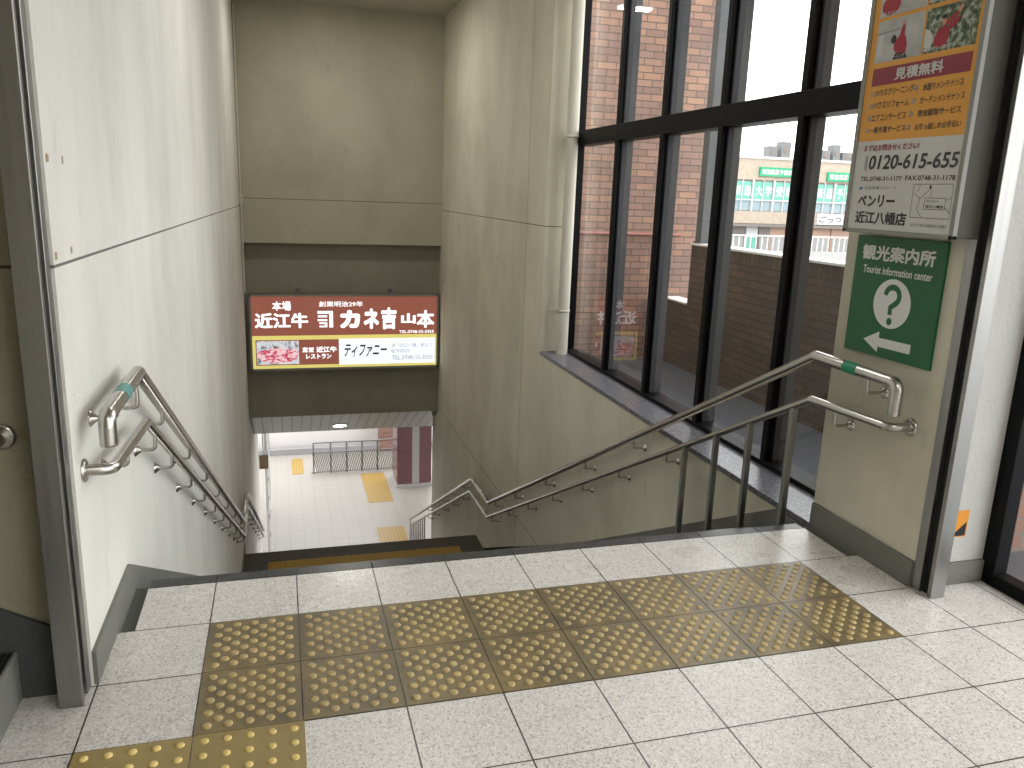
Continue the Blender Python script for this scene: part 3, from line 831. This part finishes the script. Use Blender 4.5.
cut(p2, 'photo_red', [(-.125,2.075),(-.118,2.110),(-.135,2.138),(-.160,2.146),(-.185,2.138),(-.188,2.105),(-.175,2.075)], 'printed_shirt', .0021)
cut(p2, 'photo_red', [(-.165,2.145),(-.190,2.150),(-.222,2.180),(-.214,2.187),(-.180,2.168)], 'printed_sleeve', .0022)
cut(p2, 'photo_red', [(-.180,2.128),(-.215,2.140),(-.232,2.165),(-.224,2.170),(-.180,2.145)], 'printed_sleeve', .0022)
cut(p2, 'photo_skin', [(-.213,2.188),(-.226,2.178),(-.240,2.200),(-.230,2.208)], 'printed_hand', .0023)
blob(p2, 'photo_skin', -.158, 2.164, .011, .016, 'printed_face', .0024); blob(p2, 'photo_hair', -.156, 2.177, .013, .007, 'printed_hair', .0026)
p3 = photo(.188, -.058, 2.232, 2.39, 'interior_photo', 'air_conditioner_photo'); blob(p3, 'photo_red', .13, 2.27, .05, .035, 'printed_shirt')
p4 = photo(-.068, -.312, 2.232, 2.39, 'leafy', 'exterior_photo')
pp(.188, -.312, 2.41, 2.68, 'crimson', 'upper_band', .001)
for a in (('■ハウスクリーニング', .183, .020, 2.068, 2.082), ('■草刈り・枝切り', -.078, -.215, 2.068, 2.082), ('■エアコンクリーニング', .183, -.02, 2.236, 2.249), ('■庭の手入れ', -.075, -.16, 2.236, 2.249)):
    sg(a[0], a[1], a[2], a[3], a[4], 'poster_white', .02, x=XP-.003)

t = thing('green_sign', (2.71, .02, .886), 'green tourist information sign with arrow on the pillar', 'sign')
XS = 2.702
s = MB(); s.box(XS, 2.7145, -.228, .274, .886, 1.384); s.build('panel', M['green'], t, bevel=.001)
sg('観光案内所', .233, -.179, 1.284, 1.348, 'white', .035, x=XS-.001, par=t)
sg('Tourist information center', .216, -.176, 1.229, 1.262, 'white', .018, x=XS-.001, par=t)
b = MB(); b.face([(XS-.0008, .020+.106*math.cos(a), 1.115+.102*math.sin(a)) for a in [2*PI*i/40 for i in range(40)]]); b.build('disc', M['white'], t)
q = MB(); path = []
for i in range(17):
    a = PI*1.0 - i*(PI*1.25)/16; path.append((.020 - .039*math.cos(a), 1.148 + .036*math.sin(a)))
path += [(.024, 1.100), (.022, 1.070)]
for i in range(len(path)-1):
    (a0, c0), (a1, c1) = path[i], path[i+1]
    def nrm2(k):
        p, n_ = path[max(0, k-1)], path[min(len(path)-1, k+1)]
        d = Vector((n_[0]-p[0], n_[1]-p[1])).normalized(); return d.y*.0125, -d.x*.0125
    (u0, v0), (u1, v1) = nrm2(i), nrm2(i+1)
    q.face([(XS-.0016, a0+u0, c0+v0), (XS-.0016, a1+u1, c1+v1), (XS-.0016, a1-u1, c1-v1), (XS-.0016, a0-u0, c0-v0)])
q.face([(XS-.0016, .020+.0155*math.cos(a), 1.042+.0155*math.sin(a)) for a in [2*PI*i/20 for i in range(20)]])
q.build('question_mark', M['green'], t)
b = MB(); b.face([(XS-.001, y, z) for y, z in ((.156,.947),(.065,.993),(.065,.966),(-.118,.969),(-.118,.930),(.065,.928),(.065,.904))]); b.build('arrow', M['white'], t)

# small things on the walls
t = thing('corner_sticker', (2.893, -.313, .21), 'orange and black sticker low on the pale jamb beside the black framed glass', 'sticker')
b = MB(); b.box(2.852, 2.936, -.3135, -.3122, .207, .322); b.build('backing', M['sticker_orange'], t)
b = MB(); b.face([(2.858,-.3142,.212),(2.930,-.3142,.212),(2.930,-.3142,.272)]); b.face([(2.858,-.3142,.317),(2.875,-.3142,.317),(2.858,-.3142,.300)]); b.build('black_corner', M['black'], t)
for i, (y, z, w2, h2, lab) in enumerate(((-.267, 1.554, .014, .012, 'brown tape scrap above the wall joint, nearest the shutter guide'), (-.108, 1.553, .009, .012, 'narrow brown tape scrap above the wall joint, farther from the shutter guide'),
                          (-.27, 1.297, .011, .011, 'faded tape scrap just above the joint of the pale wall, nearest the shutter guide'), (-.098, 1.30, .012, .011, 'faded tape scrap just above the joint of the pale wall, second from the shutter guide'))):
    b = MB(); b.prism([(XL+.0002, y-w2, z-h2), (XL+.0002, y+w2*.8, z-h2*.8), (XL+.0002, y+w2, z+h2*.7), (XL+.0002, y-w2*.3, z+h2), (XL+.0002, y-w2, z+h2*.6)], (.0012,0,0))
    tag(b.build('tape_scrap', M['tape']), lab, 'tape', 'old tape scraps on the pale wall')
t = thing('notice_panel', (-.7, -.33, 1.58), 'white framed notice panel on the mottled wall behind the shutter guide', 'sign')
b = MB(); b.box(-1.0, -.395, -.335, -.3155, 1.578, 2.3); b.build('frame', M['boxframe'], t, bevel=.012)
b = MB(); b.box(-.985, -.412, -.337, -.33, 1.595, 2.285); b.build('sheet', M['white'], t)

# ------------------------------------------------------------------ hall at the foot of the stairs
s = MB(); s.box(-8, 12, 12.42, 19.3, ZF-.2, ZF); struct(s.build('floor_hall', M['lowtile']))
s = MB(); s.box(-8, 12, 19.3, 19.45, ZF-.2, ZF+.17); struct(s.build('trim_1', M['lowkerb']))
s = MB(); s.box(-8, 2.85, 19.75, 19.95, ZF-.2, ZF+2.2); struct(s.build('wall_hall', M['lowwall']))
s = MB(); s.box(2.85, 4.0, 19.2, 19.95, ZF-.2, ZF+2.6); struct(s.build('wall_hall_brick', mat_brick('hall_brick', 1, (.22,.105,.08), (.17,.09,.07), (.25,.14,.11), (.18,.15,.14), .1)))
for (x0, x1, y0, y1, lab) in ((2.13, 2.73, 15.4, 17.45, 'long yellow tactile strip on the pale hall floor before the metal fence'), (2.135, 2.735, 12.9, 13.9, 'yellow tactile strip on the pale hall floor at the foot of the stairs'), (.40, .70, 17.7, 18.95, 'small yellow tactile strip on the hall floor near the far grey kerb')):
    b = MB(); b.box(x0, x1, y0, y1, ZF, ZF+.005)
    nx = int((x1-x0)/.075)
    for i in range(nx): b.box(x0+.02+i*.075, x0+.05+i*.075, y0+.02, y1-.02, ZF+.005, ZF+.009)
    tag(b.build('tactile_strip', M['tact_low']), lab, 'tactile strip', 'yellow tactile strips in the hall')
t = thing('stone_column', (3.35, 16.7, ZF), 'maroon granite clad column with a steel joint in the hall below', 'column')
b = MB(); b.box(2.93, 3.31, 16.3, 17.1, ZF+.08, -2.0); b.box(3.49, 3.80, 16.3, 17.1, ZF+.08, -2.0); b.box(3.30, 3.5, 16.33, 17.1, ZF+.08, -2.0); b.build('cladding', M['maroon'], t, bevel=.004)
b = MB(); b.box(3.31, 3.49, 16.305, 16.33, ZF+.08, -2.0); b.build('steel_joint', M['boxframe'], t)
b = MB(); b.box(2.90, 3.83, 16.27, 17.13, ZF, ZF+.08); b.build('plinth', M['plinth'], t, bevel=.004)
for z in (-4.86,):
    b = MB(); b.box(2.928, 3.312, 16.298, 16.31, z-.005, z+.005); b.box(3.488, 3.802, 16.298, 16.31, z-.005, z+.005); b.build('cladding_joint', M['black'], t)
t = thing('metal_fence', (2.0, 17.7, ZF), 'grey metal fence with slanted bars across the pale tiled hall', 'fence')
for i, x in enumerate((.95, 1.39, 1.80, 2.2, 2.60, 3.02)):
    b = MB(); b.tube([(x, 17.7, ZF), (x, 17.7, -4.97)], .022, 10); b.build('post', M['fence'], t)
b = MB(); b.tube([(.95, 17.7, -4.97), (3.02, 17.7, -4.97)], .022, 10); b.build('top_rail', M['fence'], t)
b = MB(); b.tube([(.90, 17.66, -5.22), (3.0, 17.66, -5.22)], .015, 8); b.tube([(.90, 17.66, -5.76), (3.0, 17.66, -5.76)], .015, 8); b.build('mid_rail', M['fence'], t)
for i in range(46):
    x = .92 + i*.0455
    b = MB(); b.tube([(x, 17.66, -5.22), (x+.12, 17.66, -5.76)], .013, 6); b.build('slanted_bar', M['fence'], t)
t = thing('glass_screen', (-.1, 13.8, ZF), 'narrow steel framed glass screen at the end of the pale wall', 'glass screen')
for y in (13.0, 15.4):
    b = MB(); b.box(-.14, -.09, y-.03, y+.03, ZF, -2.69); b.build('post', M['lampcase'], t)
b = MB(); b.box(-.12, -.11, 13.03, 15.37, ZF+.05, -2.72); b.build('pane', M['glass'], t)
for z in (-4.2, -4.6, -5.0, -5.4):
    b = MB(); b.box(-.13, -.08, 13.03, 13.10, z-.03, z+.03); b.build('fitting', M['black'], t)
t = thing('hanging_sign', (-.17, 12.98, -3.9), 'small brown hanging sign at the end of the pale wall', 'sign')
b = MB(); b.box(-.24, -.07, 12.82, 12.88, -3.9, -3.63); b.build('board', flat('brown_board', (.20,.14,.075), .6), t, bevel=.004)
b = MB(); b.tube([(-.16, 12.85, -3.63), (-.16, 12.85, -2.68)], .012, 8); b.build('rod', M['steel'], t)
t = thing('downlight', (1.29, 10.77, -2.48), 'round lit downlight in the striped sloping soffit', 'lamp')
nrm = Vector((0, -.52, -1)).normalized(); cpos = Vector((1.17, 10.75, -2.05-.52*.80))
b = MB(); b.lathe(cpos, nrm, [(-.01,.135),(.012,.135),(.014,.115)], 24); b.build('rim', M['lampcase'], t)
b = MB(); b.lathe(cpos, nrm, [(.0,.112),(.016,.112)], 24); b.build('diffuser', M['lamp'], t)

# ------------------------------------------------------------------ street beyond the terrace
s = MB(); s.box(-80, 140, -60, 160, -6.2, -6.02); struct(s.build('ground', M['asphalt']))
X58 = lambda px: 36.59 + (px-737)*.0968
b_ = thing('shop_building', (46, 63, -6), 'beige two storey shop building with green signs beyond the terrace', 'building')
s = MB(); s.box(20, 66, 58.25, 70, -6, 3.3); s.box(20, 66, 58, 70, 3.3, 5.19); s.box(20, 66, 58, 58.4, -.25, .75); s.build('wall', M['bld'], b_)
s = MB(); s.box(20, 66, 57.9, 58.1, 5.0, 5.2); s.build('roof_edge', M['bld_white'], b_)
x = 32.4; i = 0
while x < 54:
    w_ = s = MB(); s.box(x+.1, x+1.9, 58.15, 58.26, .8, 3.2); wn = s.build('window', M['bld_glass'], b_)
    s = MB(); s.box(x+.14, x+1.86, 58.10, 58.16, 1.75, 3.15); s.build('poster', M['teal_poster'], wn)
    s = MB(); s.box(x-.06, x+.06, 57.95, 58.3, .75, 3.3); s.box(x+.97, x+1.03, 58.0, 58.3, .75, 3.3); s.box(x, x+2, 58.0, 58.3, 1.62, 1.72); s.build('mullion', M['bld_white'], wn)
    ch = '東進大学受験東進衛星予備校高校生'
    for q in range(2):
        lettering(ch[(2*i-4+q) % len(ch)] , wn, M['bld_white'], (x+.28+q*.95, 58.08, 2.0), UX, UZ, .68, .85, .03)
    x += 2.0; i += 1
def signboard(name, par, x0, x1, z0, z1, mat, txt, tm, off=.03, lab=None):
    s = MB(); s.box(x0, x1, 57.8, 58.0, z0, z1); o = s.build(name, M[mat], par)
    lettering(txt, o, M[tm], (x0+.15, 57.78, z0+(z1-z0)*.2), UX, UZ, x1-x0-.3, (z1-z0)*.6, off)
signboard('signboard', b_, 38.8, 42.0, 3.62, 4.35, 'teal_sign', '東進衛星予備校', 'bld_white')
signboard('signboard', b_, 45.4, 48.9, 3.45, 4.20, 'teal_sign', '東進衛星予備校', 'bld_white')
signboard('signboard', b_, 44.9, 48.2, -.20, .70, 'bld_white', 'ごっつぉ', 'ink', .02)
for k, (x0, x1, mt) in enumerate(((36.6, 38.0, 'shop_dark'), (38.1, 39.2, 'bld_white'), (39.3, 40.4, 'shop_dark'), (40.4, 42.0, 'shop_wood'), (44.0, 46.4, 'shop_wood'), (46.5, 48.6, 'shop_wood'), (33.5, 36.4, 'shop_dark'))):
    s = MB(); s.box(x0, x1, 57.9, 58.3, -4.0, -.5); o = s.build('shop_front', M[mt], b_)
    s = MB(); s.box(x0+.15, x1-.15, 57.86, 57.92, -2.6, -1.4); s.build('window_sheet', M['ink_grey'] if mt != 'bld_white' else M['teal_poster'], o)
s = MB(); s.box(30, 50, 57.2, 58.2, -.5, -.28); s.build('canopy', M['shop_dark'], b_)
for k, (x0, x1, z1, lab) in enumerate(((40.6, 41.4, 6.2, 'grey air conditioner on the shop roof, lower one between the window bars'), (41.8, 42.7, 6.6, 'grey air conditioner on the shop roof, taller one between the window bars'), (45.9, 46.7, 6.1, 'grey air conditioner on the shop roof, first beyond the green street sign'), (47.0, 47.7, 6.6, 'tall grey vent tower on the shop roof beside the sign box'), (48.0, 49.0, 6.0, 'grey air conditioner at the end of the roof row by the sign box'))):
    a = thing('rooftop_unit', ((x0+x1)/2, 60, 5.2), lab, 'air conditioner', 'rooftop units')
    s = MB(); s.box(x0, x1, 59.6, 60.5, 5.3, z1); s.build('casing', M['ac'], a)
    s = MB(); s.box(x0+.05, x0+.15, 59.7, 60.4, 5.2, 5.3); s.box(x1-.15, x1-.05, 59.7, 60.4, 5.2, 5.3); s.build('feet', M['ac'], a)
    s = MB(); s.lathe(((x0+x1)/2, 59.6, (5.3+z1)/2), (0,-1,0), [(0,.28),(.04,.28)], 16); s.build('fan_grille', M['shop_dark'], a)
a = thing('far_house', (38, 78, -6), 'pale distant building rising behind the shop roof', 'building')
s = MB(); s.box(30, 46.5, 80, 90, -6, 8.4); s.build('wall', M['bld_white'], a)
s = MB(); s.box(29.6, 46.9, 79.6, 90.4, 8.4, 8.7); s.build('roof', M['lowkerb'], a)
for x in (40, 42.5, 44.5):
    s = MB(); s.box(x, x+1.1, 79.9, 80.05, 6.2, 7.4); s.build('window', M['lowkerb'], a)
a = thing('street_railing', (42, 52, -3), 'white street railing on a concrete wall in front of the shops', 'railing')
s = MB(); s.box(24, 60, 52, 52.4, -6.02, -2.15); s.build('concrete_wall', M['concrete'], a)
s = MB(); s.box(24, 60, 52.15, 52.25, -1.05, -.95); s.build('top_rail', M['railwhite'], a)
for i in range(40):
    x = 30 + i*.5; s = MB(); s.box(x-.03, x+.03, 52.16, 52.24, -2.15, -1.0); s.build('baluster', M['railwhite'], a)

# ------------------------------------------------------------------ lamps
def tube_lamp(x, y, z, lab, along=1, L=1.25, power=30, col=(1,.97,.9)):
    a = thing('ceiling_lamp', (x, y, z), lab, 'lamp', 'fluorescent lamps under the ceiling')
    dx, dy = (.08, L/2) if along else (L/2, .08)
    s = MB(); s.box(x-dx, x+dx, y-dy, y+dy, z-.03, z); s.build('case', M['lampcase'], a)
    s = MB(); s.box(x-dx*.8, x+dx*.8, y-dy*.96, y+dy*.96, z-.055, z-.03); s.build('diffuser', M['lamp'], a)
    li = bpy.data.lights.new('lamp_light', 'AREA'); li.shape = 'RECTANGLE'; li.size = dx*1.6; li.size_y = dy*1.9
    li.energy = power; li.color = col
    lo = bpy.data.objects.new('lamp_light', li); COL.objects.link(lo); lo.parent = a; lo.location = (0, 0, -.06)
tube_lamp(1.12, 7.9, 3.99, 'fluorescent lamp above the stair landing', 0, .55, 26)
tube_lamp(1.2, 3.2, 4.0, 'added fill lamp above the upper stair flight', 0, 1.25, 22)  # unseen, added to brighten the stairwell
tube_lamp(1.2, -2.6, 2.9, 'added fill lamp above the station floor near the glazed wall', 0, 1.25, 14)  # unseen, added to light the station floor
tube_lamp(1.2, -5.2, 2.9, 'added fill lamp at the back of the station floor', 0, 1.25, 14)  # also added out of view for the station floor
tube_lamp(1.2, 12.2, -2.68, 'added fill lamp under the hall ceiling', 0, 1.25, 10)  # unseen, added to light the hall below

# ------------------------------------------------------------------ sky, camera, view
wd = bpy.data.worlds.new('sky'); SC.world = wd; wd.use_nodes = True
bg = wd.node_tree.nodes['Background']; bg.inputs[0].default_value = (1.0,.978,.985,1); bg.inputs[1].default_value = 3.6
cam = bpy.data.cameras.new('camera'); co = bpy.data.objects.new('camera', cam); COL.objects.link(co)
cam.sensor_width = 36; cam.lens = 800.9474*36/1024; cam.clip_end = 400; cam.clip_start = .02
co.location = (.27609, -2.72184, 1.50624); co.rotation_euler = (1.3369, -.0352, -.2765)
SC.camera = co
SC.cycles.use_denoising = True
SC.cycles.max_bounces = 10; SC.cycles.diffuse_bounces = 6; SC.cycles.transparent_max_bounces = 12
SC.cycles.caustics_reflective = False; SC.cycles.caustics_refractive = False
SC.cycles.sample_clamp_indirect = 6
vs = SC.view_settings
vs.view_transform = 'Standard'; vs.look = 'None'; vs.gamma = 1; vs.use_curve_mapping = False; vs.exposure = 0.35
